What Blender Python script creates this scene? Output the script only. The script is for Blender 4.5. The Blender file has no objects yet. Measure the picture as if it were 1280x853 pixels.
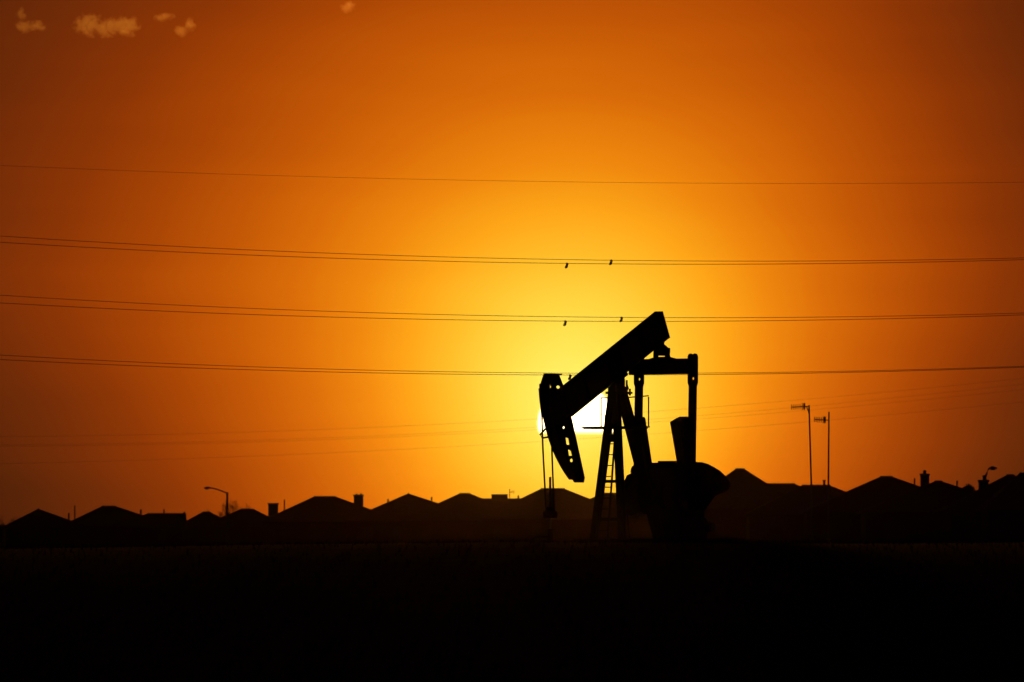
import bpy, math, random
from mathutils import Vector, Matrix
from mathutils.geometry import tessellate_polygon

# ------------------------------------------------------------------ camera, sky, sun, exposure
sc = bpy.context.scene
EYE = 1.6                       # eye height above the near ground
LENS = 300.0
K = LENS / 36.0 * 1280.0        # pixels (of a 1280 px wide frame) per radian
HORIZON = 672.0                 # level line in that frame
PITCH = math.atan((HORIZON - 426.5) / K)
cam_d = bpy.data.cameras.new('camera')
cam = bpy.data.objects.new('camera', cam_d)
sc.collection.objects.link(cam)
cam.location = (0, 0, EYE)
cam.rotation_euler = (math.pi / 2 + PITCH, 0, 0)
cam_d.lens = LENS
cam_d.sensor_width = 36.0
cam_d.clip_start = 0.5
cam_d.clip_end = 30000
cam_d.dof.use_dof = True
cam_d.dof.focus_distance = 250.0
cam_d.dof.aperture_fstop = 5.6
sc.camera = cam
sc.render.resolution_x, sc.render.resolution_y = 1024, 682
sc.cycles.use_denoising = True
sc.cycles.max_bounces = 6
sc.cycles.volume_bounces = 0
sc.view_settings.view_transform = 'Standard'
sc.view_settings.look = 'None'
sc.view_settings.gamma = 1.0
sc.view_settings.exposure = 0.0
sc.view_settings.use_curve_mapping = False

SUN_AZ = math.degrees(math.atan((721 - 640) / K))            # degrees right of +Y
SUN_EL = math.degrees(math.atan((HORIZON - 530) / K))
SUN_DIR = Vector((math.sin(math.radians(SUN_AZ)) * math.cos(math.radians(SUN_EL)),
                  math.cos(math.radians(SUN_AZ)) * math.cos(math.radians(SUN_EL)),
                  math.sin(math.radians(SUN_EL))))

def lin(c):
    c = c / 255.0
    return c / 12.92 if c <= 0.04045 else ((c + 0.055) / 1.055) ** 2.4

def sky_table(n=32):
    """the sky's colours by distance, resampled smoothly to the 32 stops a colour ramp can hold"""
    ds = [d for d, _ in SKY_STOPS]; out = []
    for i in range(n):
        d = 24.0 * (i / (n - 1)) ** 2.0
        k = max(j for j in range(len(ds) - 1) if ds[j] <= d + 1e-9)
        t = (d - ds[k]) / (ds[k + 1] - ds[k]); col = []
        for ch in range(3):
            y = [SKY_STOPS[j][1][ch] for j in range(len(ds))]
            def sl(j):
                if j == 0: return 0.0
                if j == len(ds) - 1: return (y[j] - y[j - 1]) / (ds[j] - ds[j - 1])
                return (y[j + 1] - y[j - 1]) / (ds[j + 1] - ds[j - 1])
            h = ds[k + 1] - ds[k]; m0, m1 = sl(k) * h, sl(k + 1) * h
            v = (2 * t**3 - 3 * t**2 + 1) * y[k] + (t**3 - 2 * t**2 + t) * m0 + (-2 * t**3 + 3 * t**2) * y[k + 1] + (t**3 - t**2) * m1
            col.append(lin(max(0, v)))
        out.append((d, col))
    return out

def make_world():
    w = bpy.data.worlds.new('World'); sc.world = w
    w.use_nodes = True
    nt = w.node_tree; nt.nodes.clear()
    N, L = nt.nodes.new, nt.links.new
    def M(op, a, b=None, c=None, clamp=False):
        n = N('ShaderNodeMath'); n.operation = op; n.use_clamp = clamp
        for i, v in enumerate((a, b, c)):
            if v is None: continue
            if isinstance(v, (int, float)): n.inputs[i].default_value = v
            else: L(v, n.inputs[i])
        return n.outputs[0]
    tc = N('ShaderNodeTexCoord')
    sep = N('ShaderNodeSeparateXYZ'); L(tc.outputs['Generated'], sep.inputs[0])
    x, y, z = sep.outputs
    az = M('MULTIPLY', M('ARCTAN2', x, y), 180 / math.pi)
    el = M('MULTIPLY', M('ARCSINE', z), 180 / math.pi)
    def dist(a0, e0, ka, ke, lop=False):                    # angular distance with its own widths
        da = M('MULTIPLY', M('SUBTRACT', az, a0), ka)
        if lop:                                   # lens vignetting towards the right, put into the sky's falloff
            dp = M('MAXIMUM', da, 0.0)
            da = M('ADD', da, M('MINIMUM', M('MULTIPLY', M('MULTIPLY', dp, dp), 0.075), M('MULTIPLY', dp, 0.25)))
        de = M('MULTIPLY', M('SUBTRACT', el, e0), ke)
        return M('SQRT', M('ADD', M('MULTIPLY', da, da), M('MULTIPLY', de, de)))
    # broad glow of the dusty air round the low sun, narrower near the horizon: dust, plus lens vignetting put into the colour
    hz = N('ShaderNodeMapRange'); hz.interpolation_type = 'SMOOTHSTEP'
    L(el, hz.inputs[0])
    hz.inputs[1].default_value, hz.inputs[2].default_value = HZ[0], HZ[1]
    hz.inputs[3].default_value, hz.inputs[4].default_value = 1.0 + HZ[2], 1.0
    r = M('MULTIPLY', dist(GLOW[0], GLOW[1], GLOW[2], GLOW[3], True), hz.outputs[0])
    # thin uneven streaks of dust, long and flat
    mp = N('ShaderNodeCombineXYZ'); L(M('MULTIPLY', az, 0.35), mp.inputs[0]); L(M('MULTIPLY', el, 2.6), mp.inputs[1])
    ns = N('ShaderNodeTexNoise'); ns.inputs['Scale'].default_value = 1.0; ns.inputs['Detail'].default_value = 4.0
    L(mp.outputs[0], ns.inputs['Vector'])
    r = M('MULTIPLY', r, M('ADD', M('MULTIPLY', ns.outputs[0], 0.11), 0.945))
    ramp = N('ShaderNodeValToRGB'); ramp.color_ramp.interpolation = 'LINEAR'
    els = ramp.color_ramp.elements
    while len(els) > 1: els.remove(els[-1])
    for i, (d, c) in enumerate(sky_table()):
        e = els[0] if i == 0 else els.new(d / 24.0)
        e.position = d / 24.0
        e.color = (c[0], c[1], c[2], 1)
    L(M('DIVIDE', r, 24.0, clamp=True), ramp.inputs[0])
    vm = ramp
    # the disc of the sun, its lower part sunk into a flat bank of dust
    rs = dist(SUN_AZ, SUN_EL, 1, 1)
    disc = N('ShaderNodeMapRange'); disc.interpolation_type = 'SMOOTHSTEP'
    L(rs, disc.inputs[0])
    disc.inputs[1].default_value, disc.inputs[2].default_value = 0.246, 0.272
    disc.inputs[3].default_value, disc.inputs[4].default_value = 1.0, 0.0
    bank = N('ShaderNodeMapRange'); bank.interpolation_type = 'SMOOTHSTEP'
    L(el, bank.inputs[0])
    bank.inputs[1].default_value, bank.inputs[2].default_value = SUN_EL - 0.078, SUN_EL - 0.026
    dm = M('MULTIPLY', disc.outputs[0], bank.outputs[0])
    vd = N('ShaderNodeVectorMath'); vd.operation = 'SCALE'
    vd.inputs[0].default_value = (4.0, 3.0, 1.7); L(dm, vd.inputs['Scale'])
    va = N('ShaderNodeVectorMath'); va.operation = 'ADD'
    L(vm.outputs[0], va.inputs[0]); L(vd.outputs[0], va.inputs[1])
    bg1 = N('ShaderNodeBackground'); L(va.outputs[0], bg1.inputs[0]); bg1.inputs[1].default_value = 1.0
    # clear sky beyond the glow
    sky = N('ShaderNodeTexSky'); sky.sky_type = 'NISHITA'; sky.sun_disc = False
    sky.sun_elevation = math.radians(SUN_EL); sky.sun_rotation = math.radians(SUN_AZ)
    sky.dust_density = 6.0; sky.air_density = 2.0
    bg2 = N('ShaderNodeBackground'); L(sky.outputs[0], bg2.inputs[0]); bg2.inputs[1].default_value = 0.0001
    add = N('ShaderNodeAddShader'); L(bg1.outputs[0], add.inputs[0]); L(bg2.outputs[0], add.inputs[1])
    out = N('ShaderNodeOutputWorld'); L(add.outputs[0], out.inputs[0])

# glow centre (azimuth, elevation, widths) and its colour by angular distance in degrees
GLOW = (math.degrees(math.atan((716 - 640) / K)), math.degrees(math.atan((HORIZON - 498) / K)), 1.0, 0.99)
SKY_STOPS = [(0.0, (255, 238, 105)), (0.45, (255, 224, 80)), (0.75, (255, 203, 55)), (1.2, (254, 167, 25)), (1.72, (233, 126, 11)),
             (2.26, (206, 97, 7)), (2.79, (181, 77, 5)), (3.32, (153, 60, 5)), (3.86, (128, 48, 6)), (4.6, (99, 39, 8)),
             (6.0, (58, 23, 6)), (10.0, (15, 7, 3)), (24.0, (2.5, 1.6, 1.0))]
HZ = (0.0, 1.9, 0.34)
make_world()

sun_d = bpy.data.lights.new('sun', 'SUN')
sun_d.energy = 0.055
sun_d.angle = math.radians(0.5)
sun_d.color = (1.0, 0.30, 0.03)
sun = bpy.data.objects.new('sun', sun_d)
sc.collection.objects.link(sun)
sun.rotation_euler = (-SUN_DIR).to_track_quat('-Z', 'Y').to_euler()
sun.location = (30, 300, 60)

# ------------------------------------------------------------------ helpers
C = sc.collection
cp, sp_ = math.cos(PITCH), math.sin(PITCH)
def at(px, py, Y):
    """world point at depth Y whose sight line leaves through pixel (px, py) of a 1280x853 frame"""
    xc, yc = (px - 640.0) / K, (426.5 - py) / K
    t = Y / (cp - yc * sp_)
    return Vector((xc * t, Y, EYE + (yc * cp + sp_) * t))

class MB:
    """collects boxes, bars, tubes and plates into one mesh"""
    def __init__(s): s.v, s.f = [], []
    def add(s, vs, fs):
        o = len(s.v); s.v += [tuple(p) for p in vs]; s.f += [tuple(i + o for i in f) for f in fs]; return s
    def box(s, x0, x1, y0, y1, z0, z1):
        vs = [(x, y, z) for x in (x0, x1) for y in (y0, y1) for z in (z0, z1)]
        return s.add(vs, [(0, 1, 3, 2), (4, 6, 7, 5), (0, 4, 5, 1), (2, 3, 7, 6), (0, 2, 6, 4), (1, 5, 7, 3)])
    def bar(s, a, b, w, h, up=(0, 0, 1)):
        """rectangular bar from a to b, w across, h along 'up'"""
        a, b = Vector(a), Vector(b); d = (b - a).normalized(); up = Vector(up)
        if abs(d.dot(up)) > .98: up = Vector((0, 1, 0))
        r = d.cross(up).normalized(); q = r.cross(d).normalized()
        vs = []
        for p in (a, b):
            for i, j in ((-1, -1), (1, -1), (1, 1), (-1, 1)): vs.append(p + r * (w / 2 * i) + q * (h / 2 * j))
        return s.add(vs, [(3, 2, 1, 0), (4, 5, 6, 7), (0, 1, 5, 4), (1, 2, 6, 5), (2, 3, 7, 6), (3, 0, 4, 7)])
    def tube(s, pts, r, n=8, r2=None):
        pts = [Vector(p) for p in pts]; m = len(pts); vs = []; fs = []
        for k, p in enumerate(pts):
            d = (pts[min(k + 1, m - 1)] - pts[max(k - 1, 0)]).normalized()
            u = Vector((0, 0, 1)) if abs(d.z) < .9 else Vector((1, 0, 0))
            a = d.cross(u).normalized(); b = d.cross(a).normalized()
            rr = r if r2 is None else r + (r2 - r) * k / (m - 1)
            for i in range(n):
                t = 2 * math.pi * i / n; vs.append(p + a * (rr * math.cos(t)) + b * (rr * math.sin(t)))
        for k in range(m - 1):
            for i in range(n):
                j = (i + 1) % n; fs.append((k * n + i, k * n + j, (k + 1) * n + j, (k + 1) * n + i))
        fs.append(tuple(range(n - 1, -1, -1))); fs.append(tuple((m - 1) * n + i for i in range(n)))
        return s.add(vs, fs)
    def plate(s, outer, c0, c1, to3, holes=()):
        """outline (with holes) in a plane, thickened between c0 and c1; to3(a, b, c) gives the 3D point"""
        loops = [list(outer)] + [list(h) for h in holes]
        flat = [p for l in loops for p in l]; n = len(flat)
        tris = tessellate_polygon([[Vector((p[0], p[1], 0)) for p in l] for l in loops])
        vs = [to3(p[0], p[1], c0) for p in flat] + [to3(p[0], p[1], c1) for p in flat]
        fs = []
        for t in tris: fs.append(tuple(t)); fs.append(tuple(n + i for i in reversed(t)))
        o = 0
        for l in loops:
            m = len(l)
            for i in range(m):
                j = (i + 1) % m; fs.append((o + i, o + j, n + o + j, n + o + i))
            o += m
        return s.add(vs, fs)
    def build(s, name, mat, parent=None, bevel=0, smooth=False):
        me = bpy.data.meshes.new(name); me.from_pydata(s.v, [], s.f); me.update()
        import bmesh
        bm = bmesh.new(); bm.from_mesh(me); bmesh.ops.recalc_face_normals(bm, faces=bm.faces)
        bm.to_mesh(me); bm.free()
        if smooth:
            for p in me.polygons: p.use_smooth = True
        o = bpy.data.objects.new(name, me); C.objects.link(o)
        me.materials.append(MAT[mat])
        if parent is not None: o.parent = parent
        if bevel:
            b = o.modifiers.new('bevel', 'BEVEL'); b.width = bevel; b.segments = 1; b.limit_method = 'ANGLE'
        return o

def tag(o, label=None, cat=None, group=None, kind=None):
    if label: o['label'] = label
    if cat: o['category'] = cat
    if group: o['group'] = group
    if kind: o['kind'] = kind
    return o
def empty(name, loc, rz=0):
    o = bpy.data.objects.new(name, None); C.objects.link(o)
    o.location = loc; o.rotation_euler = (0, 0, rz); o.empty_display_size = 0.3
    return o
def copy_tree(o, parent=None):
    c = o.copy(); C.objects.link(c); c.parent = parent
    for ch in list(o.children): copy_tree(ch, c)
    return c
def circle(cx, cy, rx, ry=None, n=10):
    ry = ry or rx
    return [(cx + rx * math.cos(2 * math.pi * i / n), cy + ry * math.sin(2 * math.pi * i / n)) for i in range(n)]

# ------------------------------------------------------------------ materials
MAT = {}
def mat(name, col, col2=None, scale=4.0, rough=0.7, metal=0.0, bump=0.0, detail=6.0, dist=0.02):
    m = bpy.data.materials.new(name); m.use_nodes = True
    nt = m.node_tree; b = nt.nodes['Principled BSDF']
    b.inputs['Roughness'].default_value = rough; b.inputs['Metallic'].default_value = metal
    tc = nt.nodes.new('ShaderNodeTexCoord')
    no = nt.nodes.new('ShaderNodeTexNoise'); no.inputs['Scale'].default_value = scale; no.inputs['Detail'].default_value = detail
    nt.links.new(tc.outputs['Object'], no.inputs['Vector'])
    rp = nt.nodes.new('ShaderNodeValToRGB')
    c2 = col2 or tuple(v * .6 for v in col)
    rp.color_ramp.elements[0].position, rp.color_ramp.elements[1].position = .35, .65
    rp.color_ramp.elements[0].color = (*c2, 1); rp.color_ramp.elements[1].color = (*col, 1)
    nt.links.new(no.outputs[0], rp.inputs[0]); nt.links.new(rp.outputs[0], b.inputs['Base Color'])
    if bump:
        bp = nt.nodes.new('ShaderNodeBump'); bp.inputs['Strength'].default_value = bump; bp.inputs['Distance'].default_value = dist
        nt.links.new(no.outputs[0], bp.inputs['Height']); nt.links.new(bp.outputs[0], b.inputs['Normal'])
    if name in ('field_earth', 'dry_grass'): b.inputs['Specular IOR Level'].default_value = .05   # matt soil and straw
    MAT[name] = m; return m
mat('field_earth', (.075, .055, .035), (.045, .038, .02), .6, 1.0, 0, .1, 10, .03)
mat('dry_grass', (.07, .06, .03), (.04, .04, .018), 2, .9)
mat('pump_paint', (.045, .05, .045), (.03, .026, .02), 3, .6, 0, .15)
mat('rusty_steel', (.10, .055, .035), (.05, .04, .035), 6, .75, .3, .2)
mat('grey_steel', (.18, .18, .18), (.12, .115, .11), 5, .55, .6)
mat('cable_steel', (.06, .06, .06), (.04, .04, .04), 8, .6, .3)
mat('conductor', (.08, .08, .085), (.06, .06, .06), 1, .6, .3)
mat('concrete', (.32, .31, .29), (.24, .23, .21), 3, .9, 0, .3)
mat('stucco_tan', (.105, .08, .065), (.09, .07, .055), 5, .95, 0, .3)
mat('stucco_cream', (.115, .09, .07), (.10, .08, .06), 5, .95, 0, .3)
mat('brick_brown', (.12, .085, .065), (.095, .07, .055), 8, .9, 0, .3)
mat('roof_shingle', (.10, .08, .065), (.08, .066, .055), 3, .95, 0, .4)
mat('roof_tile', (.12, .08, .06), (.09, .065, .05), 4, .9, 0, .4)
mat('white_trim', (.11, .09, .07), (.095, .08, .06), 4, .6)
mat('window_glass', (.09, .075, .06), (.08, .065, .05), 1, .3)
mat('door_paint', (.11, .08, .06), (.09, .065, .05), 3, .5)
mat('bark', (.075, .055, .04), (.045, .035, .025), 8, .9, 0, .5)
mat('leaf', (.06, .075, .03), (.035, .05, .02), 2, .8)

# ------------------------------------------------------------------ ground
def smooth(a, b, t):
    t = max(0, min(1, (t - a) / (b - a))); return t * t * (3 - 2 * t)
def ground_z(x, y):
    # a field that climbs gently to a low rise in front of the pump and falls off again behind it
    z = 1.43 * smooth(0, 165, y) - .25 * smooth(165, 252, y) - .68 * smooth(252, 800, y)
    f = smooth(40, 150, y) * (1 - smooth(190, 250, y))
    z += f * (.06 * math.sin(x * .11 + 1.0) + .025 * math.sin(x * .37 + y * .05) + .0022 * x)
    return z
ys = [-60, -20, 0] + list(range(10, 300, 6)) + list(range(300, 1000, 25)) + [1000, 1200, 1500, 2000, 2800, 3990]
xs = [-1400, -700, -350, -150, -80] + [x * 2.0 for x in range(-30, 31)] + [80, 150, 350, 700, 1400]
g = MB()
g.v = [(x, y, ground_z(x, y)) for y in ys for x in xs]
nx = len(xs)
g.f = [(j * nx + i, j * nx + i + 1, (j + 1) * nx + i + 1, (j + 1) * nx + i) for j in range(len(ys) - 1) for i in range(nx - 1)]
tag(g.build('ground', 'field_earth', smooth=True), kind='structure')

# ------------------------------------------------------------------ pump jack
PD = 250.0
S = K / PD
base = at(772, 690, PD); base.z = ground_z(base.x, base.y)
ANG = math.radians(54)
pump = empty('pumpjack', base, ANG)
tag(pump, 'dark oil pumpjack with tilted walking beam and horsehead lowered over the well', 'pumpjack')
def q(u, v, z): return (u, -v, z)          # u towards the tail, v towards the crank side nearest the viewer, z up
def uz(u, z, v): return (u, -v, z)
PIV = (0.0, 5.06)
A, Bn = (math.cos(math.radians(25.8)), math.sin(math.radians(25.8))), None
Nn = (-A[1], A[0])
def bm_(s, n): return (PIV[0] + A[0] * s + Nn[0] * n, PIV[1] + A[1] * s + Nn[1] * n)

# foundation and skid
MB().box(-1.3, 5.2, -1.25, 1.25, -.4, .07).build('foundation_slab', 'concrete', pump, .02)
for v in (-.62, .62):
    m = MB(); m.box(-1.1, 5.0, -v - .09, -v + .09, .07, .10); m.box(-1.1, 5.0, -v - .012, -v + .012, .10, .35); m.box(-1.1, 5.0, -v - .09, -v + .09, .35, .38)
    m.build('skid_beam', 'pump_paint', pump)
for u in (-.46, .9, 2.0, 3.9, 4.9):
    MB().box(u - .08, u + .08, -.60, .60, .12, .34).build('skid_cross_beam', 'pump_paint', pump)

# samson post
def hbeam(a, b, w, h):
    m = MB(); a, b = Vector(a), Vector(b); d = (b - a).normalized()
    r = Vector((0, 1, 0)); r = (r - d * r.dot(d)).normalized(); t = d.cross(r)
    for s_ in (-1, 1): m.bar(a + t * (s_ * (h / 2 - .012)), b + t * (s_ * (h / 2 - .012)), w, .024, t)
    m.bar(a, b, .02, h - .05, t); return m
F0 = [(-.47, -.51, .38), (-.47, .51, .38)]; F1 = [(-.17, -.06, 4.66), (-.17, .06, 4.66)]
for k in (0, 1):
    hbeam(q(*F0[k]), q(*F1[k]), .19, .19).build('post_leg', 'pump_paint', pump)
R0 = [(2.22, -.13, .38), (2.22, .13, .38)]; R1 = [(.20, -.06, 4.66), (.20, .06, 4.66)]
for k in (0, 1):
    hbeam(q(*R0[k]), q(*R1[k]), .17, .19).build('post_leg', 'pump_paint', pump)
def lerp(a, b, t): return tuple(a[i] + (b[i] - a[i]) * t for i in range(len(a)))
def leg_at(k, z, front=True):
    a, b = (F0[k], F1[k]) if front else (R0[k], R1[k])
    return lerp(a, b, (z - a[2]) / (b[2] - a[2]))
for z, h in ((3.33, .24), (2.06, .09), (.95, .09)):
    MB().bar(q(*leg_at(0, z)), q(*leg_at(1, z)), .06, h).build('cross_brace', 'pump_paint', pump)
MB().box(-.34, .34, -.2, .2, 4.62, 4.69).build('post_cap_plate', 'pump_paint', pump, .01)

# saddle bearing under the beam
m = MB(); m.box(-.22, .22, -.15, .15, 4.69, 4.84)
m.plate([(-.2, 4.84), (.2, 4.84), (.2, 5.0)] + [(.2 * math.cos(t), 5.02 + .17 * math.sin(t)) for t in (0.2, .8, 1.57, 2.3, 2.9)] + [(-.2, 5.0)], -.13, .13, uz)
sb = m.build('saddle_bearing', 'pump_paint', pump)
for u, v, z in ((.27, .13, 4.88), (.27, -.13, 4.88), (-.27, .13, 4.88), (-.27, -.13, 4.88)):
    MB().tube([q(u, v, z - .22), q(u, v, z + .06)], .025, 6).build('bolt', 'grey_steel', sb)
m = MB(); m.bar(q(.30, .16, 4.66), q(.46, .16, 4.66), .10, .06); m.tube([q(.40, .16, 4.58), q(.40, .16, 4.78)], .035, 6)
m.build('grease_fitting', 'rusty_steel', sb)
m = MB(); m.tube([q(.30, .12, 5.03), q(.30, .12, 4.90), q(.36, .12, 4.80), q(.30, .12, 4.70), q(.33, .12, 4.40), q(.30, .12, 4.30)], .03, 6)
m.build('grease_line', 'rusty_steel', sb)

# walking beam: I section with flanges, end plate and stiffeners
W = .30
wb = empty('walking_beam', (0, 0, 0)); wb.parent = pump
def beam_plate(s0, s1, n0, n1, v0, v1, name, mt='pump_paint'):
    return MB().plate([bm_(s0, n0), bm_(s1, n0), bm_(s1, n1), bm_(s0, n1)], v0, v1, uz).build(name, mt, wb)
beam_plate(-2.72, 2.75, .865, .905, -W / 2, W / 2, 'top_flange')
beam_plate(-2.72, 2.75, .06, .10, -W / 2, W / 2, 'bottom_flange')
beam_plate(-2.72, 2.75, .10, .865, -.02, .02, 'web')
for s in (-2.71, -1.6, -.3, .3, 1.5):
    beam_plate(s - .012, s + .012, .10, .865, -W / 2 + .02, -.02, 'stiffener')
    beam_plate(s - .012, s + .012, .10, .865, .02, W / 2 - .02, 'stiffener')
beam_plate(2.75, 2.78, 0.05, .91, -W / 2, W / 2, 'end_plate')
beam_plate(-.32, .32, -.02, .06, -.17, .17, 'saddle_plate')

# horsehead: curved face plate, perforated web and stiffening
hh = empty('horsehead', (0, 0, 0)); hh.parent = pump
R = 3.64
def arc(t): return (PIV[0] - R * math.cos(math.radians(t)), PIV[1] - R * math.sin(math.radians(t)))
def pu(px, py, v=0): return ((px - 772 - v * S * math.sin(ANG)) / (S * math.cos(ANG)), (690 - py) / S)
face = [arc(t) for t in [3 + 50.5 * i / 24 for i in range(25)]]
web = face + [(-2.06, 2.02), pu(729, 604), pu(730.5, 598), pu(714, 524), pu(703.5, 484), pu(698, 470), (-3.44, 5.16)]
holes = [circle(*pu(687, 486), .06, .04), circle(*pu(697, 486), .10, .045), circle(*pu(704, 536), .05, .035),
         [pu(706.3, 548), pu(710, 549.5), pu(711.2, 557.5), pu(707.4, 557)], [pu(709.3, 562.5), pu(713.2, 565), pu(714.6, 570.6), pu(710.4, 571)],
         circle(*pu(713.6, 576.6), .075, .055)]
MB().plate(web, -.01, .01, uz, holes).build('head_web', 'pump_paint', hh)
m = MB()
for i in range(24):
    a, b = face[i], face[i + 1]
    ka, kb = 1 - .035 / R, 1 - .035 / R
    ia = (PIV[0] + (a[0] - PIV[0]) * (1.012), PIV[1] + (a[1] - PIV[1]) * 1.012); ib = (PIV[0] + (b[0] - PIV[0]) * 1.012, PIV[1] + (b[1] - PIV[1]) * 1.012)
    w0 = .18
    m.add([uz(*a, -w0), uz(*a, w0), uz(*b, w0), uz(*b, -w0), uz(*ia, -w0), uz(*ia, w0), uz(*ib, w0), uz(*ib, -w0)],
          [(0, 1, 2, 3), (4, 7, 6, 5), (0, 3, 7, 4), (1, 5, 6, 2)] + ([(0, 4, 5, 1)] if i == 0 else []) + ([(3, 2, 6, 7)] if i == 23 else []))
m.build('face_plate', 'pump_paint', hh)
tl = (-3.5, 5.16)
MB().plate([face[0], (-3.46, 5.17), (-3.44, 5.13), (-3.60, 4.86)], -.17, .17, uz).build('top_plate', 'pump_paint', hh)
MB().plate([(-3.46, 5.17), pu(698, 469.6), pu(698, 471.5), (-3.44, 5.13)], -.12, .12, uz).build('top_plate', 'pump_paint', hh)
MB().plate([arc(53.5), (-2.06, 2.02), pu(723, 604), pu(723, 601.5), (-2.03, 2.08)], -.10, .10, uz).build('toe_plate', 'pump_paint', hh)
MB().plate([bm_(-3.35, .10), bm_(-2.72, .10), bm_(-2.72, .14), bm_(-3.35, .14)], -.1, .1, uz).build('gusset', 'pump_paint', hh)
# cable guide on the face
m = MB(); m.tube([q(*(lambda p: (p[0], .17, p[1]))(pu(*c, .17))) for c in ((682, 537.5), (674.8, 545.5), (677.5, 549.6), (686, 548))], .03, 6)
m.build('cable_guide', 'rusty_steel', hh)

# bridle, carrier bar, polished rod
Rc = R * 1.012 + .02
UW = -3.38
for sgn in (-1, 1):
    pts = [q(PIV[0] - Rc * math.cos(math.radians(t)), sgn * .165, PIV[1] - Rc * math.sin(math.radians(t))) for t in (5, 8, 11, 13.5)]
    pts += [q(-3.56, sgn * .165, 3.9), q(-3.52, sgn * .16, 3.0), q(UW, sgn * .14, 1.12)]
    MB().tube(pts, .028, 6).build('bridle_cable', 'cable_steel', pump)
m = MB(); m.box(UW - .09, UW + .09, -.2, .2, .98, 1.18)
m.build('carrier_bar', 'rusty_steel', pump, .015)
MB().tube([q(UW, 0, .55), q(UW, 0, 2.17)], .036, 8).build('polished_rod', 'grey_steel', pump)
m = MB(); m.box(UW - .07, UW + .07, -.07, .07, 1.18, 1.30); m.build('rod_clamp', 'rusty_steel', pump)

# equalizer
eq = MB(); eq.box(2.19, 2.43, -1.10, 1.16, 5.23, 5.69)
eq.plate([(-.45, 5.69), (-.2, 5.75), (.2, 5.75), (.45, 5.69)], 2.2, 2.42, lambda v_, z_, u_: (u_, -v_, z_))
eqo = eq.build('equalizer', 'pump_paint', pump, .02)
m = MB(); m.plate([(1.95, 5.78), (2.55, 5.78), (2.57, 5.96), (2.48, 6.02), (2.26, 6.12), (2.30, 6.30), (1.98, 6.12)], -.10, .10, uz)
m.box(1.92, 1.99, -.08, .08, 5.66, 5.80); m.box(2.51, 2.60, -.08, .08, 5.60, 5.80)
m.tube([q(2.60, 0, 5.9), q(2.60, 0, 6.02)], .06, 8)
m.build('equalizer_bearing', 'pump_paint', pump, .01)
# pitman arms
pin_z, pin_u = 2.36, 2.40
def vz(v, z, u): return (u, -v, z)
for v in (-.97, .97):
    top = [(v - .17, 4.98), (v - .17, 5.75), (v - .13, 5.83), (v - .06, 5.84), (v, 5.80), (v + .06, 5.84), (v + .13, 5.83), (v + .17, 5.75), (v + .17, 4.98), (v + .13, 4.86), (v - .13, 4.86)]
    pt = MB().plate(top, 2.44, 2.50, vz, [circle(v + .02, 5.1, .045)]).build('pitman_arm', 'pump_paint', pump)
    MB().bar(q(2.47, v, 4.9), q(pin_u, v, pin_z), .20, .15, (1, 0, 0)).build('pitman_shaft', 'pump_paint', pt)
    m = MB(); m.plate(circle(pin_u, pin_z, .2, .2, 14), v - .12, v + .12, uz); m.build('pin_bearing', 'pump_paint', pt)
# cranks with counterweights
SH = (2.65, 1.5)
cd = Vector((-.29, 1)).normalized(); cn = Vector((cd.y, -cd.x))
def ck(a, b): return (SH[0] + cd.x * a + cn.x * b, SH[1] + cd.y * a + cn.y * b)
for v in (-.78, .78):
    c = MB().plate([ck(-.35, -.22), ck(-.2, -.34), ck(.4, -.30), ck(2.5, -.17), ck(2.5, .24), ck(.4, .34), ck(-.2, .34), ck(-.35, .22)], v - .09, v + .09, uz).build('crank_arm', 'pump_paint', pump, .01)
    MB().plate([ck(.95, -.16), ck(1.1, -.18), ck(2.47, -.19), ck(2.49, .10), ck(2.49, .34), ck(2.42, .38), ck(.95, .34)], v - .16, v + .15, uz).build('counterweight', 'rusty_steel', c, .02)
    if v < 0:
        o_ = -.62
        lobe = [pu(789, 592, o_), pu(785, 594, o_), pu(779.5, 605, o_), pu(779, 640, o_), pu(783, 645, o_), pu(816, 632, o_), pu(816, 592, o_)]
        MB().plate(lobe, o_ - .03, o_ + .22, uz).build('brake_guard', 'pump_paint', pump, .015)
# gear reducer, pedestal
m = MB(); m.plate([(1.75, 1.25), (1.55, 1.5), (1.6, 2.0), (2.0, 2.45), (2.42, 2.63), (3.6, 2.63), (3.85, 2.3), (3.9, 1.25)], -.5, .5, uz)
gr = m.build('gear_reducer', 'pump_paint', pump, .03)
MB().box(2.5, 2.95, -.32, .32, 2.63, 2.68).build('inspection_cover', 'pump_paint', gr, .01)
for v in (-.56, .56):
    MB().plate(circle(SH[0], SH[1], .26, .26, 16), v - .08, v + .08, uz).build('bearing_housing', 'pump_paint', gr)
m = MB(); m.box(2.55, 3.75, -.5, .5, .38, 1.25); m.build('pedestal', 'pump_paint', pump, .02)
bv = .75
bg = [pu(868, 577, bv), pu(876, 577.3, bv), pu(884, 579.5, bv), pu(891, 583, bv), pu(899, 587.5, bv), pu(906, 593.5, bv), pu(911, 600, bv), pu(913.5, 606, bv), pu(911, 611.5, bv), pu(904, 616, bv), pu(893, 620, bv), pu(878, 640, bv), pu(866, 640, bv), pu(852, 620, bv), pu(853, 577, bv)]
MB().plate(bg, bv - .12, bv + .12, uz).build('belt_guard', 'rusty_steel', pump, .02)
m = MB(); m.tube([q(3.9, -.5, .72), q(3.9, .35, .72)], .30, 16); m.box(3.65, 4.15, -.3, .4, .38, .5)
mo = m.build('electric_motor', 'rusty_steel', pump, 0)
MB().tube([q(3.9, .35, .72), q(3.9, .70, .72)], .14, 12).build('motor_sheave', 'grey_steel', mo)
m = MB(); m.tube([q(1.4, -.55, .4), q(1.25, -.55, 1.2)], .025, 6); m.build('brake_lever', 'rusty_steel', pump)

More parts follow.
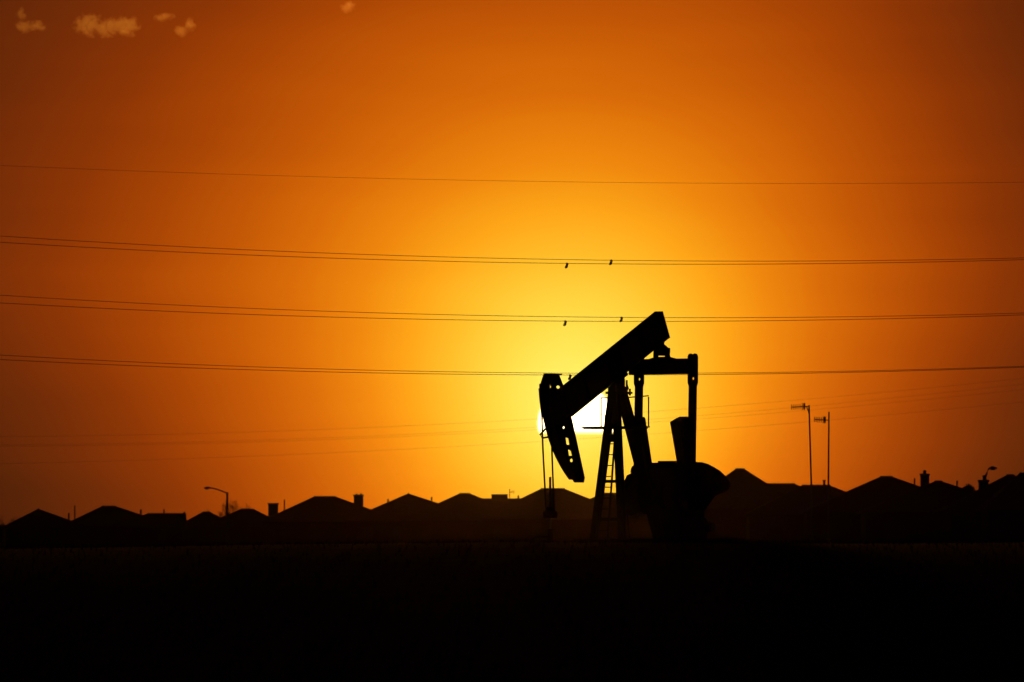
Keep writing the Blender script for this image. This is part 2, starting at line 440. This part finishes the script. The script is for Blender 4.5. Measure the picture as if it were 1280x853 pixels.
# ladder on the front legs
ld = empty('ladder', (0, 0, 0)); ld.parent = pump
def lad(z, v): 
    t = (z - .38) / (3.75 - .38); return (-.70 + .36 * t, v + .03 * t, z)
for v in (-.235, .145):
    MB().bar(q(*lad(.38, v)), q(*lad(4.0, v)), .035, .05).build('ladder_rail', 'pump_paint', ld)
for k in range(11):
    z = .62 + k * .317
    MB().tube([q(*lad(z, -.235)), q(*lad(z, .145))], .017, 6).build('ladder_rung', 'pump_paint', ld)
# service platform with guard rail
pf = empty('service_platform', (0, 0, 0)); pf.parent = pump
m = MB(); m.box(-.34, .12, -1.07, 1.07, 3.63, 3.67); m.bar(q(-.32, -1.0, 3.615), q(-.32, 1.0, 3.615), .04, .05); m.bar(q(.10, -1.0, 3.615), q(.10, 1.0, 3.615), .04, .05)
m.build('platform_deck', 'pump_paint', pf)
for v in (-.66, 1.04):
    MB().tube([q(.10, v, 3.67), q(.10, v, 4.53)], .022, 6).build('guard_post', 'pump_paint', pf)
MB().tube([q(.10, -.66, 4.52), q(.10, 0, 4.50), q(.10, 1.04, 4.56)], .02, 6).build('guard_rail', 'pump_paint', pf)

# wellhead under the horsehead
wl = Vector(base) + Matrix.Rotation(ANG, 3, 'Z') @ Vector((UW, 0, 0))
well = empty('wellhead', (wl.x, wl.y, ground_z(wl.x, wl.y)), ANG)
tag(well, 'slim steel wellhead standing under the pumpjack horsehead and its bridle cables', 'wellhead')
MB().tube([(0, 0, -.2), (0, 0, .30)], .16, 14).build('casing_head', 'rusty_steel', well)
MB().tube([(0, 0, .30), (0, 0, .34)], .22, 14).build('flange', 'rusty_steel', well)
MB().tube([(0, 0, .34), (0, 0, .66)], .085, 12).build('stuffing_box', 'rusty_steel', well)
m = MB(); m.tube([(0, 0, .45), (0, .5, .45), (0, .6, .38), (0, .6, -.1)], .04, 8); m.build('flow_line', 'rusty_steel', well)

# ------------------------------------------------------------------ houses of the far row
def house(x0, x1, y, Y, sl, sr, label, wall='stucco_tan', roof='roof_shingle', wall_h=2.8, left='hip', right='hip', ex=(), group='houses along the skyline'):
    """ridge from pixel x0 to x1 at height y; sl, sr: fall of the two end slopes; ex: chimneys and pipes in pixels"""
    px = Y / K
    cx = (x0 + x1) / 2
    rz = at(cx, y, Y).z; xm = at(cx, y, Y).x
    gz = ground_z(xm, Y)
    half = (x1 - x0) * px / 2
    rise = rz - gz - wall_h
    runl = rise / sl if left == 'hip' else .5
    runr = rise / sr if right == 'hip' else .5
    dep = max(3.6, min(6.0, rise / .45))
    h = empty('house', (xm, Y, gz)); tag(h, label, 'house', group)
    ov = .35
    xl, xr = -half - runl, half + runr
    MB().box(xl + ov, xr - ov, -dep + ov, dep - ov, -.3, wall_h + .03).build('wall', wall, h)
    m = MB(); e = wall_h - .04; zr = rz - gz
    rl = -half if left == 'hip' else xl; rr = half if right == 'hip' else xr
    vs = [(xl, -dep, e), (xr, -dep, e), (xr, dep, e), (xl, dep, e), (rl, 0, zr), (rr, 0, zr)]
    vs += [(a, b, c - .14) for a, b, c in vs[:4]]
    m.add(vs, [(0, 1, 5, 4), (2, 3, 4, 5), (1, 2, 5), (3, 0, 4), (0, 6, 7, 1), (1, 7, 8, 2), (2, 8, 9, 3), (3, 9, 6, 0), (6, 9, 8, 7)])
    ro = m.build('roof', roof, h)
    MB().tube([(rl, 0, zr), (rr + .001, 0, zr)], .09, 6).build('ridge_cap', roof, ro)
    # front openings
    yw = -dep + ov
    n = max(2, int((xr - xl - 2) / 3.2)); st = (xr - xl - 2 * ov) / n
    for i in range(n):
        c = xl + ov + st * (i + .5)
        if i == n // 2:
            d = MB().box(c - .48, c + .48, yw - .05, yw + .02, 0, 2.1).build('door', 'door_paint', h)
            MB().tube([(c + .36, yw - .10, 1.0), (c + .36, yw - .05, 1.0)], .04, 6).build('handle', 'grey_steel', d)
        else:
            f = MB(); a, b, z0, z1 = c - .7, c + .7, .95, 2.15
            f.box(a - .08, b + .08, yw - .06, yw + .01, z0 - .08, z0); f.box(a - .08, b + .08, yw - .06, yw + .01, z1, z1 + .08)
            f.box(a - .08, a, yw - .06, yw + .01, z0, z1); f.box(b, b + .08, yw - .06, yw + .01, z0, z1); f.box(c - .03, c + .03, yw - .05, yw + .01, z0, z1)
            wn = f.build('window', 'white_trim', h)
            for s0, s1 in ((a, c - .03), (c + .03, b)):
                MB().box(s0, s1, yw - .03, yw + .01, z0, z1).build('pane', 'window_glass', wn)
    for k in ex:
        if k[0] == 'chimney':
            _, a, b, yt, pots = k
            ca = ((a + b) / 2 - cx) * px; w = (b - a) * px / 2; zt = rz - gz + (y - yt) * px
            d = .45
            m = MB(); m.box(ca - w * .88, ca + w * .88, -d, d, .3 if abs(ca) > half + 2 else 1.5, zt - .16)
            ch = m.build('chimney', 'brick_brown', h)
            MB().box(ca - w, ca + w, -d - .08, d + .08, zt - .16, zt).build('chimney_cap', 'concrete', ch)
            for pxp, hp in pots:
                c_ = (pxp - cx) * px
                MB().tube([(c_, 0, zt), (c_, 0, zt + hp * px * .7)], .13, 8).build('chimney_pot', 'rusty_steel', ch)
                MB().tube([(c_, 0, zt + hp * px * .7), (c_, 0, zt + hp * px)], .2, 8, .04).build('chimney_cowl', 'rusty_steel', ch)
        elif k[0] == 'pipe':
            _, a, yt, w = k
            c_ = (a - cx) * px; zt = rz - gz + (y - yt) * px
            MB().tube([(c_, 0, 2.2), (c_, 0, zt)], w * px / 2, 8).build('vent_pipe', 'rusty_steel', h)
        elif k[0] == 'box':
            _, a, b, yt, = k
            ca = ((a + b) / 2 - cx) * px; w = (b - a) * px / 2; zt = rz - gz + (y - yt) * px
            m = MB(); m.box(ca - w, ca + w, -.5, .5, 2.4, zt - .08); bx = m.build('chimney', 'brick_brown', h)
            MB().box(ca - w - .05, ca + w + .05, -.56, .56, zt - .08, zt).build('chimney_cap', 'concrete', bx)
        elif k[0] == 'aerial':
            _, a, yt = k
            c_ = (a - cx) * px; zt = rz - gz + (y - yt) * px
            m = MB(); m.tube([(c_, 0, 2.5), (c_, 0, zt)], .05, 6)
            m.bar((c_ - .1, 0, zt - .35), (c_ + .5, 0, zt - .3), .04, .04)
            for i in range(4): m.bar((c_ + .02 + .15 * i, 0, zt - .55), (c_ + .02 + .15 * i, 0, zt - .1), .03, .03)
            m.build('aerial', 'rusty_steel', h)
    return h
def D(x): return 1080 - (x - 48) * .37

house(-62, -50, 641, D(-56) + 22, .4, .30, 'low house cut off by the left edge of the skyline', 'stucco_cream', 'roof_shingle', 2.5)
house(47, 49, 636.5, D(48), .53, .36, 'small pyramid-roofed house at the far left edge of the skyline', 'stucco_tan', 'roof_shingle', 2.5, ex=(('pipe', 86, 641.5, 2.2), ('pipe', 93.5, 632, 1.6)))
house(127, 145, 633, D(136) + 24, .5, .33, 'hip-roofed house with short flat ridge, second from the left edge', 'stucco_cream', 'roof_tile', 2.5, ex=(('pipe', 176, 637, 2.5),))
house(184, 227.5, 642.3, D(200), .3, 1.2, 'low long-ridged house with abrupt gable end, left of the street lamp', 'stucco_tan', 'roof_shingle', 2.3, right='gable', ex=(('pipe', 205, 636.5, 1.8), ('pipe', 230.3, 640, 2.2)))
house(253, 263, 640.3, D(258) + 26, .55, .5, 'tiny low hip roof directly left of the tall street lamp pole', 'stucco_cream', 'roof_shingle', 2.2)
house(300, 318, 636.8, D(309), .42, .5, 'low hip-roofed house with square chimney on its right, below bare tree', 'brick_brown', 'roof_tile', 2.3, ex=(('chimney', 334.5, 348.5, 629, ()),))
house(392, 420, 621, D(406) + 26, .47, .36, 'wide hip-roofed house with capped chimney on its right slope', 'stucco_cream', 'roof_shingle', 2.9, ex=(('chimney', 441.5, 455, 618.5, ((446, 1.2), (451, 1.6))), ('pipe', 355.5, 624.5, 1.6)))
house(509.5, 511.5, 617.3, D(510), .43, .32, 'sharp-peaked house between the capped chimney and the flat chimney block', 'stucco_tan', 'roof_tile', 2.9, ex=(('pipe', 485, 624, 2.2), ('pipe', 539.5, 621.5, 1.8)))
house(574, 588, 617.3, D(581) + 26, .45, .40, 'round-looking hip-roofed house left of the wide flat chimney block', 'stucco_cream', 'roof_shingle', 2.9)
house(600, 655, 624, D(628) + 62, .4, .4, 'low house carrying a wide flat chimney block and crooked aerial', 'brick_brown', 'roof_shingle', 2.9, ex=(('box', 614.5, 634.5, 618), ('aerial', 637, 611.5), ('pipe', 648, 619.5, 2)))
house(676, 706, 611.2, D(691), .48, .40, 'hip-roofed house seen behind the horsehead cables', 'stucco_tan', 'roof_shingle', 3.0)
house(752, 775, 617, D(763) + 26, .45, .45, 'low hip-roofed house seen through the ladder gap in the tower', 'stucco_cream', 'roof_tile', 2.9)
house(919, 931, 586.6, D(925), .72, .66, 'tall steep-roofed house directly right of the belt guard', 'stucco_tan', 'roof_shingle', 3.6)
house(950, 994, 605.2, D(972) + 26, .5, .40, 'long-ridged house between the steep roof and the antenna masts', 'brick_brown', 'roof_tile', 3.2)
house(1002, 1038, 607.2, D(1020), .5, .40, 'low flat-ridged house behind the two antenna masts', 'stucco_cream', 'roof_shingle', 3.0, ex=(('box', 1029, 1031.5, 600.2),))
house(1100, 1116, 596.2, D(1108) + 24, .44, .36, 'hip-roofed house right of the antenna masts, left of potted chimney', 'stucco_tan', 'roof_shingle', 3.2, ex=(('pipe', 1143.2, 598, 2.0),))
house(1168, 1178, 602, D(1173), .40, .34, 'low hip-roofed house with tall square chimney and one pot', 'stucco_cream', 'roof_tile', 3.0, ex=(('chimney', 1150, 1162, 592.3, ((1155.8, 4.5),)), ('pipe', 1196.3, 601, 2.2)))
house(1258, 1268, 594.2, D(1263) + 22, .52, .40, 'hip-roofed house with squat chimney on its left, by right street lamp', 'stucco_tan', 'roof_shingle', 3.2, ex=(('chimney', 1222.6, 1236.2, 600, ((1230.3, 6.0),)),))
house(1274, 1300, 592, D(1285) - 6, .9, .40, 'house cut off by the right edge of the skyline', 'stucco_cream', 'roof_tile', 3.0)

# ------------------------------------------------------------------ street lamps
def street_lamp(px, top, head, Y, label):
    b = at(px, 690, Y); gz = ground_z(b.x, Y); zt = at(px, top, Y).z - gz
    h0 = at(head[0], head[1], Y) - Vector((b.x, Y, gz))
    r = empty('street_lamp', (b.x, Y, gz)); tag(r, label, 'street lamp', 'street lamps among the houses')
    MB().tube([(0, 0, -.2), (0, 0, zt)], .20, 10, .13).build('pole', 'grey_steel', r)
    s = 1 if h0.x > 0 else -1
    MB().tube([(0, 0, zt - .12), (h0.x * .35, 0, zt - .12 + (h0.z - zt + .12) * .5), (h0.x * .7, 0, h0.z - .05), (h0.x * .95, 0, h0.z)], .075, 8).build('arm', 'grey_steel', r)
    m = MB(); m.plate([(h0.x * .9, h0.z - .06), (h0.x * .9, h0.z + .12), (h0.x + s * .2, h0.z + .17), (h0.x + s * .55, h0.z + .06), (h0.x + s * .55, h0.z - .06), (h0.x + s * .3, h0.z - .12)], -.17, .17, lambda a, b_, c: (a, c, b_))
    hd = m.build('lamp_head', 'grey_steel', r, .02)
    MB().box(h0.x + s * .2 - .18, h0.x + s * .2 + .18, -.12, .12, h0.z - .16, h0.z - .09).build('lens', 'window_glass', hd)
street_lamp(284, 615.5, (261, 610.3), D(284) - 30, 'street lamp with arm reaching left, beside the bare tree')
street_lamp(1231.5, 596, (1237.6, 585.5), D(1231) + 45, 'street lamp with arm reaching right, above the squat chimney')

# ------------------------------------------------------------------ antenna masts
def mast(xb, xt, ytop, boom, Y, label, elbow):
    b = at(xb, 690, Y); gz = ground_z(b.x, Y); o = Vector((b.x, Y, gz))
    r = empty('antenna_mast', o); tag(r, label, 'antenna', 'antenna masts behind the pumpjack')
    t = at(xt, ytop, Y) - o; mid = at(xb + (xt - xb) * .1, 607, Y) - o
    MB().tube([(0, 0, -.3), mid, (mid + t) / 2, t], .046, 8, .036).build('mast_pole', 'grey_steel', r)
    MB().tube([(0, 0, 0), (0, 0, .5)], .10, 8).build('mast_foot', 'concrete', r)
    p0, p1 = at(boom[0], boom[2], Y) - o, at(boom[1], boom[3], Y) - o
    bo = MB().bar(p0, p1, .045, .045).build('yagi_boom', 'grey_steel', r)
    n = 7
    for i in range(n):
        c = p0 + (p1 - p0) * (i / (n + 1.5)); hgt = .13 if i < n - 2 else .17
        MB().bar(c - Vector((0, 0, hgt)), c + Vector((0, 0, hgt)), .034, .034).build('yagi_element', 'grey_steel', bo)
    c = p0 + (p1 - p0) * .7
    MB().box(c.x - .05, c.x + .05, c.y - .03, c.y + .03, c.z - .13, c.z + .15).build('driven_element', 'grey_steel', bo)
    if elbow:
        MB().tube([t + Vector((-.12, 0, -.08)), t + Vector((-.03, 0, -.28)), t + Vector((.02, 0, -.5))], .03, 6).build('coax_cable', 'cable_steel', r)
mast(1014.5, 1011.3, 506.5, (989.5, 1012, 509.2, 508), 400.0, 'taller thin antenna mast with comb-like aerial at its very top', True)
mast(1035.4, 1036.2, 515, (1018, 1036.5, 524.6, 525.4), 404.0, 'shorter thin antenna mast with comb-like aerial below its tip', False)

# ------------------------------------------------------------------ overhead cables
def quad(p):
    (x0, y0), (x1, y1), (x2, y2) = p
    def f(x):
        return (y0 * (x - x1) * (x - x2) / ((x0 - x1) * (x0 - x2)) + y1 * (x - x0) * (x - x2) / ((x1 - x0) * (x1 - x2)) + y2 * (x - x0) * (x - x1) / ((x2 - x0) * (x2 - x1)))
    return f
CAB = {}
def cable(key, pts, Y, rad, label, group, x0=-700, x1=1980):
    f = quad(pts); CAB[key] = (f, Y)
    P = [at(x, f(x), Y) for x in [x0 + (x1 - x0) * i / 60 for i in range(61)]]
    tag(MB().tube(P, rad, 6).build('power_cable', 'conductor', smooth=True), label, 'cable', group)
NG = 'near power line cables'
cable('top', ((0, 207), (640, 226.5), (1280, 228)), 430, .008, 'highest single power cable, alone above all the others', NG)
cable('a1', ((0, 295.2), (700, 324.6), (1280, 322.6)), 436, .0155, 'upper cable of the highest cable pair, above the pumpjack tail', NG)
cable('a2', ((0, 303.0), (700, 329.4), (1280, 324.8)), 420, .0155, 'lower cable of the highest cable pair, above the pumpjack tail', NG)
cable('b1', ((0, 369.2), (700, 396.2), (1280, 391.5)), 436, .0155, 'upper cable of the pair crossing at the pumpjack beam tail', NG)
cable('b2', ((0, 378.8), (700, 401.6), (1280, 393.8)), 420, .0155, 'lower cable of the pair crossing at the pumpjack beam tail', NG)
cable('c1', ((0, 444.0), (700, 466.6), (1280, 458.0)), 436, .0155, 'upper cable of the lowest near pair, meeting the horsehead top', NG)
cable('c2', ((0, 449.6), (700, 469.0), (1280, 459.2)), 420, .0155, 'lower cable of the lowest near pair, meeting the horsehead top', NG)
FG = 'faint far cables low over the roofs'
cable('d1', ((31, 546), (541, 531), (1280, 473)), 1300, .014, 'faint uppermost far cable rising to the right behind the antenna tops', FG)
cable('d2', ((26, 556), (490, 544), (1280, 480)), 1310, .014, 'faint second far cable from the top rising behind the antennas', FG)
cable('d3', ((26, 558), (490, 546.5), (1280, 487)), 1320, .014, 'faint third far cable from the top, just under its neighbour', FG)
cable('d4', ((124, 577), (660, 553), (1280, 502.5)), 1330, .014, 'faint lowest far cable just above the roof ridges', FG)

# markers hanging from the near cables
def marker(key, px, label):
    f, Y = CAB[key]; c = at(px, f(px), Y)
    r = empty('line_marker', c); tag(r, label, 'line marker', 'small markers hanging on the cables')
    MB().box(-.05, .05, -.05, .05, -.05, .035).build('clamp', 'cable_steel', r)
    m = MB(); m.plate([(-.01, 0), (.09, 0), (.04, -.22), (-.08, -.25), (-.11, -.20)], -.03, .03, lambda a, b, c_: (a, c_, b))
    m.build('flapper', 'cable_steel', r)
marker('a2', 708.5, 'dark marker on the highest pair, left of its twin on the upper cable')
marker('a1', 763.8, 'dark marker on the highest pair, hanging from its upper cable')
marker('b2', 706.5, 'dark marker on the middle pair, left and hanging from the lower cable')
marker('b1', 776.8, 'dark marker on the middle pair, nearest the pumpjack beam')
marker('c2', 712.5, 'dark marker just above the beam beside the horsehead top')

# ------------------------------------------------------------------ trees
def bare_tree(px, top, Y, label, seed, spread=1.0):
    rnd = random.Random(seed)
    b = at(px, 690, Y); gz = ground_z(b.x, Y); H = at(px, top, Y).z - gz
    r = empty('bare_tree', (b.x, Y, gz)); tag(r, label, 'tree', 'trees behind the houses')
    MB().tube([(0, 0, -.2), (.05, 0, H * .18), (0, .05, H * .36)], .16, 8, .11).build('trunk', 'bark', r)
    m = MB()
    def grow(p, d, l, rad, lev):
        e = p + d * l; mid = p + d * (l * .5) + Vector((rnd.uniform(-1, 1), rnd.uniform(-1, 1), 0)) * l * .06
        m.tube([p, mid, e], rad, 4, rad * .55)
        if lev == 0: return
        for k in range(4 if lev > 1 else 5):
            t = rnd.uniform(.45, 1); q_ = p + (e - p) * t
            nd = (d + Vector((rnd.gauss(0, .5) * spread, rnd.gauss(0, .5) * spread, rnd.gauss(.12, .25)))).normalized()
            grow(q_, nd, l * rnd.uniform(.5, .78), rad * .5, lev - 1)
    for k in range(7):
        a = 2 * math.pi * k / 7 + rnd.uniform(-.3, .3)
        grow(Vector((0, 0, H * (.24 + .02 * k))), Vector((math.cos(a) * .75 * spread, math.sin(a) * .75, .8)).normalized(), H * .26, .055, 4 - (k % 2))
    zmax = max(v[2] for v in m.v); sc_ = H / zmax if zmax > H else 1
    m.v = [(x, y, z if z < H * .3 else H * .3 + (z - H * .3) * (H * .7) / max(.01, zmax - H * .3)) for x, y, z in m.v]
    m.build('crown', 'bark', r)
bare_tree(296, 622, D(296) + 60, 'bare twiggy tree rising behind the roof right of street lamp', 5)
bare_tree(270, 634, D(270) + 62, 'small bare tree just left of the tall street lamp pole', 8)
bare_tree(14, 642.5, D(14) + 70, 'small bare tree behind the far left pyramid roof', 11)
def round_shrub(px, top, Y, rad, label, seed):
    rnd = random.Random(seed)
    b = at(px, 690, Y); gz = ground_z(b.x, Y); H = at(px, top, Y).z - gz
    r = empty('leafy_tree', (b.x, Y, gz)); tag(r, label, 'tree', 'trees behind the houses')
    m = MB(); m.tube([(0, 0, -.2), (.04, 0, H * .3), (0, .03, H * .6)], .14, 8, .07)
    for k in range(6):
        a = k * 1.05; m.tube([(0, 0, H * .35), (math.cos(a) * rad * .6, math.sin(a) * rad * .6, H * .72)], .05, 5, .02)
    m.build('trunk', 'bark', r)
    l = MB()
    for i in range(2600):
        d = Vector((rnd.gauss(0, 1), rnd.gauss(0, 1), rnd.gauss(0, 1))).normalized() * rad * (rnd.random() ** .4) * (.88 + .2 * math.sin(7 * rnd.random()))
        c = Vector((d.x, d.y, H - rad * 1.15 + d.z * 1.15))
        n = Vector((rnd.gauss(0, 1), rnd.gauss(0, 1), rnd.gauss(0, 1))).normalized(); a = n.orthogonal().normalized() * .10; b2 = n.cross(a).normalized() * .055
        l.add([c - a, c + b2, c + a, c - b2], [(0, 1, 2, 3)])
    l.build('crown', 'leaf', r)
round_shrub(1211, 606, D(1211) + 40, .55 * 1.0, 'small round leafy treetop between the tall and squat chimneys', 3)

# ------------------------------------------------------------------ dry grass over the field
rnd = random.Random(21)
gm = MB()
for i in range(16000):
    y = 30 + 260 * rnd.random() ** .7; x = rnd.uniform(-1, 1) * (y * .068 + 2)
    if (x - base.x) ** 2 + (y - base.y) ** 2 < 9: continue
    z = ground_z(x, y) - .01; hgt = rnd.uniform(.04, .13) * (1.5 if rnd.random() < .06 else 1)
    a = rnd.uniform(0, 6.28); w = .012; lx, ly = rnd.gauss(0, .25) * hgt, rnd.gauss(0, .25) * hgt
    gm.v += [(x - w * math.cos(a), y - w * math.sin(a), z), (x + w * math.cos(a), y + w * math.sin(a), z), (x + lx, y + ly, z + hgt)]
    n = len(gm.v); gm.f.append((n - 3, n - 2, n - 1))
me = bpy.data.meshes.new('dry_grass'); me.from_pydata(gm.v, [], gm.f); me.materials.append(MAT['dry_grass'])
go = bpy.data.objects.new('dry_grass', me); C.objects.link(go)
tag(go, 'short dry grass scattered over the dark field', 'grass', kind='stuff')

# ------------------------------------------------------------------ clouds
def vol_mat(name, dens, aniso, col, scale, thr):
    m = bpy.data.materials.new(name); m.use_nodes = True; nt = m.node_tree; nt.nodes.clear()
    o = nt.nodes.new('ShaderNodeOutputMaterial'); v = nt.nodes.new('ShaderNodeVolumePrincipled')
    v.inputs['Color'].default_value = (*col, 1); v.inputs['Anisotropy'].default_value = aniso
    nt.links.new(v.outputs[0], o.inputs['Volume'])
    if scale:
        tc = nt.nodes.new('ShaderNodeTexCoord'); n = nt.nodes.new('ShaderNodeTexNoise')
        n.inputs['Scale'].default_value = scale; n.inputs['Detail'].default_value = 5; n.inputs['Roughness'].default_value = .62
        nt.links.new(tc.outputs['Object'], n.inputs['Vector'])
        mr = nt.nodes.new('ShaderNodeMapRange'); mr.inputs[1].default_value = thr; mr.inputs[2].default_value = thr + .22
        mr.inputs[4].default_value = dens
        nt.links.new(n.outputs[0], mr.inputs[0]); nt.links.new(mr.outputs[0], v.inputs['Density'])
    else: v.inputs['Density'].default_value = dens
    return m
def cloud_mat(blobs):
    """vapour that thins out from the blob centres (metres) and is torn by noise"""
    m = bpy.data.materials.new('cloud_vapour'); m.use_nodes = True; nt = m.node_tree; nt.nodes.clear()
    N, L = nt.nodes.new, nt.links.new
    o = N('ShaderNodeOutputMaterial'); v = N('ShaderNodeVolumePrincipled')
    v.inputs['Color'].default_value = (1, .97, .85, 1); v.inputs['Anisotropy'].default_value = .95
    L(v.outputs[0], o.inputs['Volume'])
    tc = N('ShaderNodeTexCoord'); last = None
    for c, r in blobs:
        s1 = N('ShaderNodeVectorMath'); s1.operation = 'SUBTRACT'; L(tc.outputs['Object'], s1.inputs[0]); s1.inputs[1].default_value = c
        s2 = N('ShaderNodeVectorMath'); s2.operation = 'DIVIDE'; L(s1.outputs[0], s2.inputs[0]); s2.inputs[1].default_value = r
        s3 = N('ShaderNodeVectorMath'); s3.operation = 'LENGTH'; L(s2.outputs[0], s3.inputs[0])
        k = N('ShaderNodeMath'); k.operation = 'SUBTRACT'; k.inputs[0].default_value = 1.0; L(s3.outputs['Value'], k.inputs[1])
        if last is None: last = k.outputs[0]
        else:
            x = N('ShaderNodeMath'); x.operation = 'MAXIMUM'; L(last, x.inputs[0]); L(k.outputs[0], x.inputs[1]); last = x.outputs[0]
    n = N('ShaderNodeTexNoise'); n.inputs['Scale'].default_value = .12; n.inputs['Detail'].default_value = 7; n.inputs['Roughness'].default_value = .65
    L(tc.outputs['Object'], n.inputs['Vector'])
    a = N('ShaderNodeMath'); a.operation = 'MULTIPLY_ADD'; L(n.outputs[0], a.inputs[0]); a.inputs[1].default_value = 3.4; a.inputs[2].default_value = -1.7
    b = N('ShaderNodeMath'); b.operation = 'ADD'; L(a.outputs[0], b.inputs[0]); L(last, b.inputs[1])
    mr = N('ShaderNodeMapRange'); L(b.outputs[0], mr.inputs[0])
    mr.inputs[1].default_value, mr.inputs[2].default_value, mr.inputs[4].default_value = .22, .85, .045
    L(mr.outputs[0], v.inputs['Density'])
    return m
def cloud(blobs, label, seed):
    """each blob: centre and half sizes in pixels"""
    rnd = random.Random(seed); Yc = 9000.0; px = Yc / K
    c0 = at(sum(b[0] for b in blobs) / len(blobs), sum(b[1] for b in blobs) / len(blobs), Yc)
    m = MB(); fld = []
    for bx, by, rx, ry in blobs:
        rx, ry = rx * 1.27, ry * 1.27
        p = at(bx, by, Yc) - c0; fld.append((tuple(p), (rx * px, (rx + ry) * .5 * px, ry * px))); n, k = 14, 9; vs, fs = [], []
        ph = [rnd.uniform(0, 6) for _ in range(4)]
        for j in range(k + 1):
            th = math.pi * j / k
            for i in range(n):
                a = 2 * math.pi * i / n
                w = 1.05 + .05 * math.sin(3 * a + ph[0]) * math.sin(th)
                vs.append(p + Vector((math.sin(th) * math.cos(a) * rx * px * w, math.sin(th) * math.sin(a) * (rx + ry) * .5 * px * w, math.cos(th) * ry * px * w)))
        for j in range(k):
            for i in range(n):
                fs.append((j * n + i, (j + 1) * n + i, (j + 1) * n + (i + 1) % n, j * n + (i + 1) % n))
        m.add(vs, fs)
    MAT['cloud_vapour'] = cloud_mat(fld)
    o = m.build('cloud', 'cloud_vapour', smooth=True); o.location = c0
    tag(o, label, 'cloud', 'small sunlit clouds in the upper sky')
cloud([(27, 20, 7, 9), (30, 33, 12, 7), (45, 33, 14, 6)], 'small L-shaped orange cloud nearest the upper left corner', 1)
cloud([(112, 31, 18, 13), (135, 34, 20, 11), (156, 33, 18, 12)], 'largest ragged orange cloud, long and flat, near the upper left', 2)
cloud([(204, 21, 12, 5)], 'thin orange wisp right of the largest cloud', 3)
cloud([(226, 38, 9, 7), (237, 31, 7, 9)], 'small ragged orange puff just below the thin wisp', 4)
cloud([(435, 8, 9, 7)], 'tiny lone orange cloud at the top edge, apart from the others', 5)

# ------------------------------------------------------------------ haze over the plain
MAT['haze_air'] = vol_mat('haze_air', .0000026, .98, (1, .85, .7), 0, 0)
hz = MB().box(-1500, 1500, -80, 4100, -1.5, 60).build('haze', 'haze_air')
tag(hz, 'thin warm evening haze hanging over the whole plain', 'haze', kind='stuff')
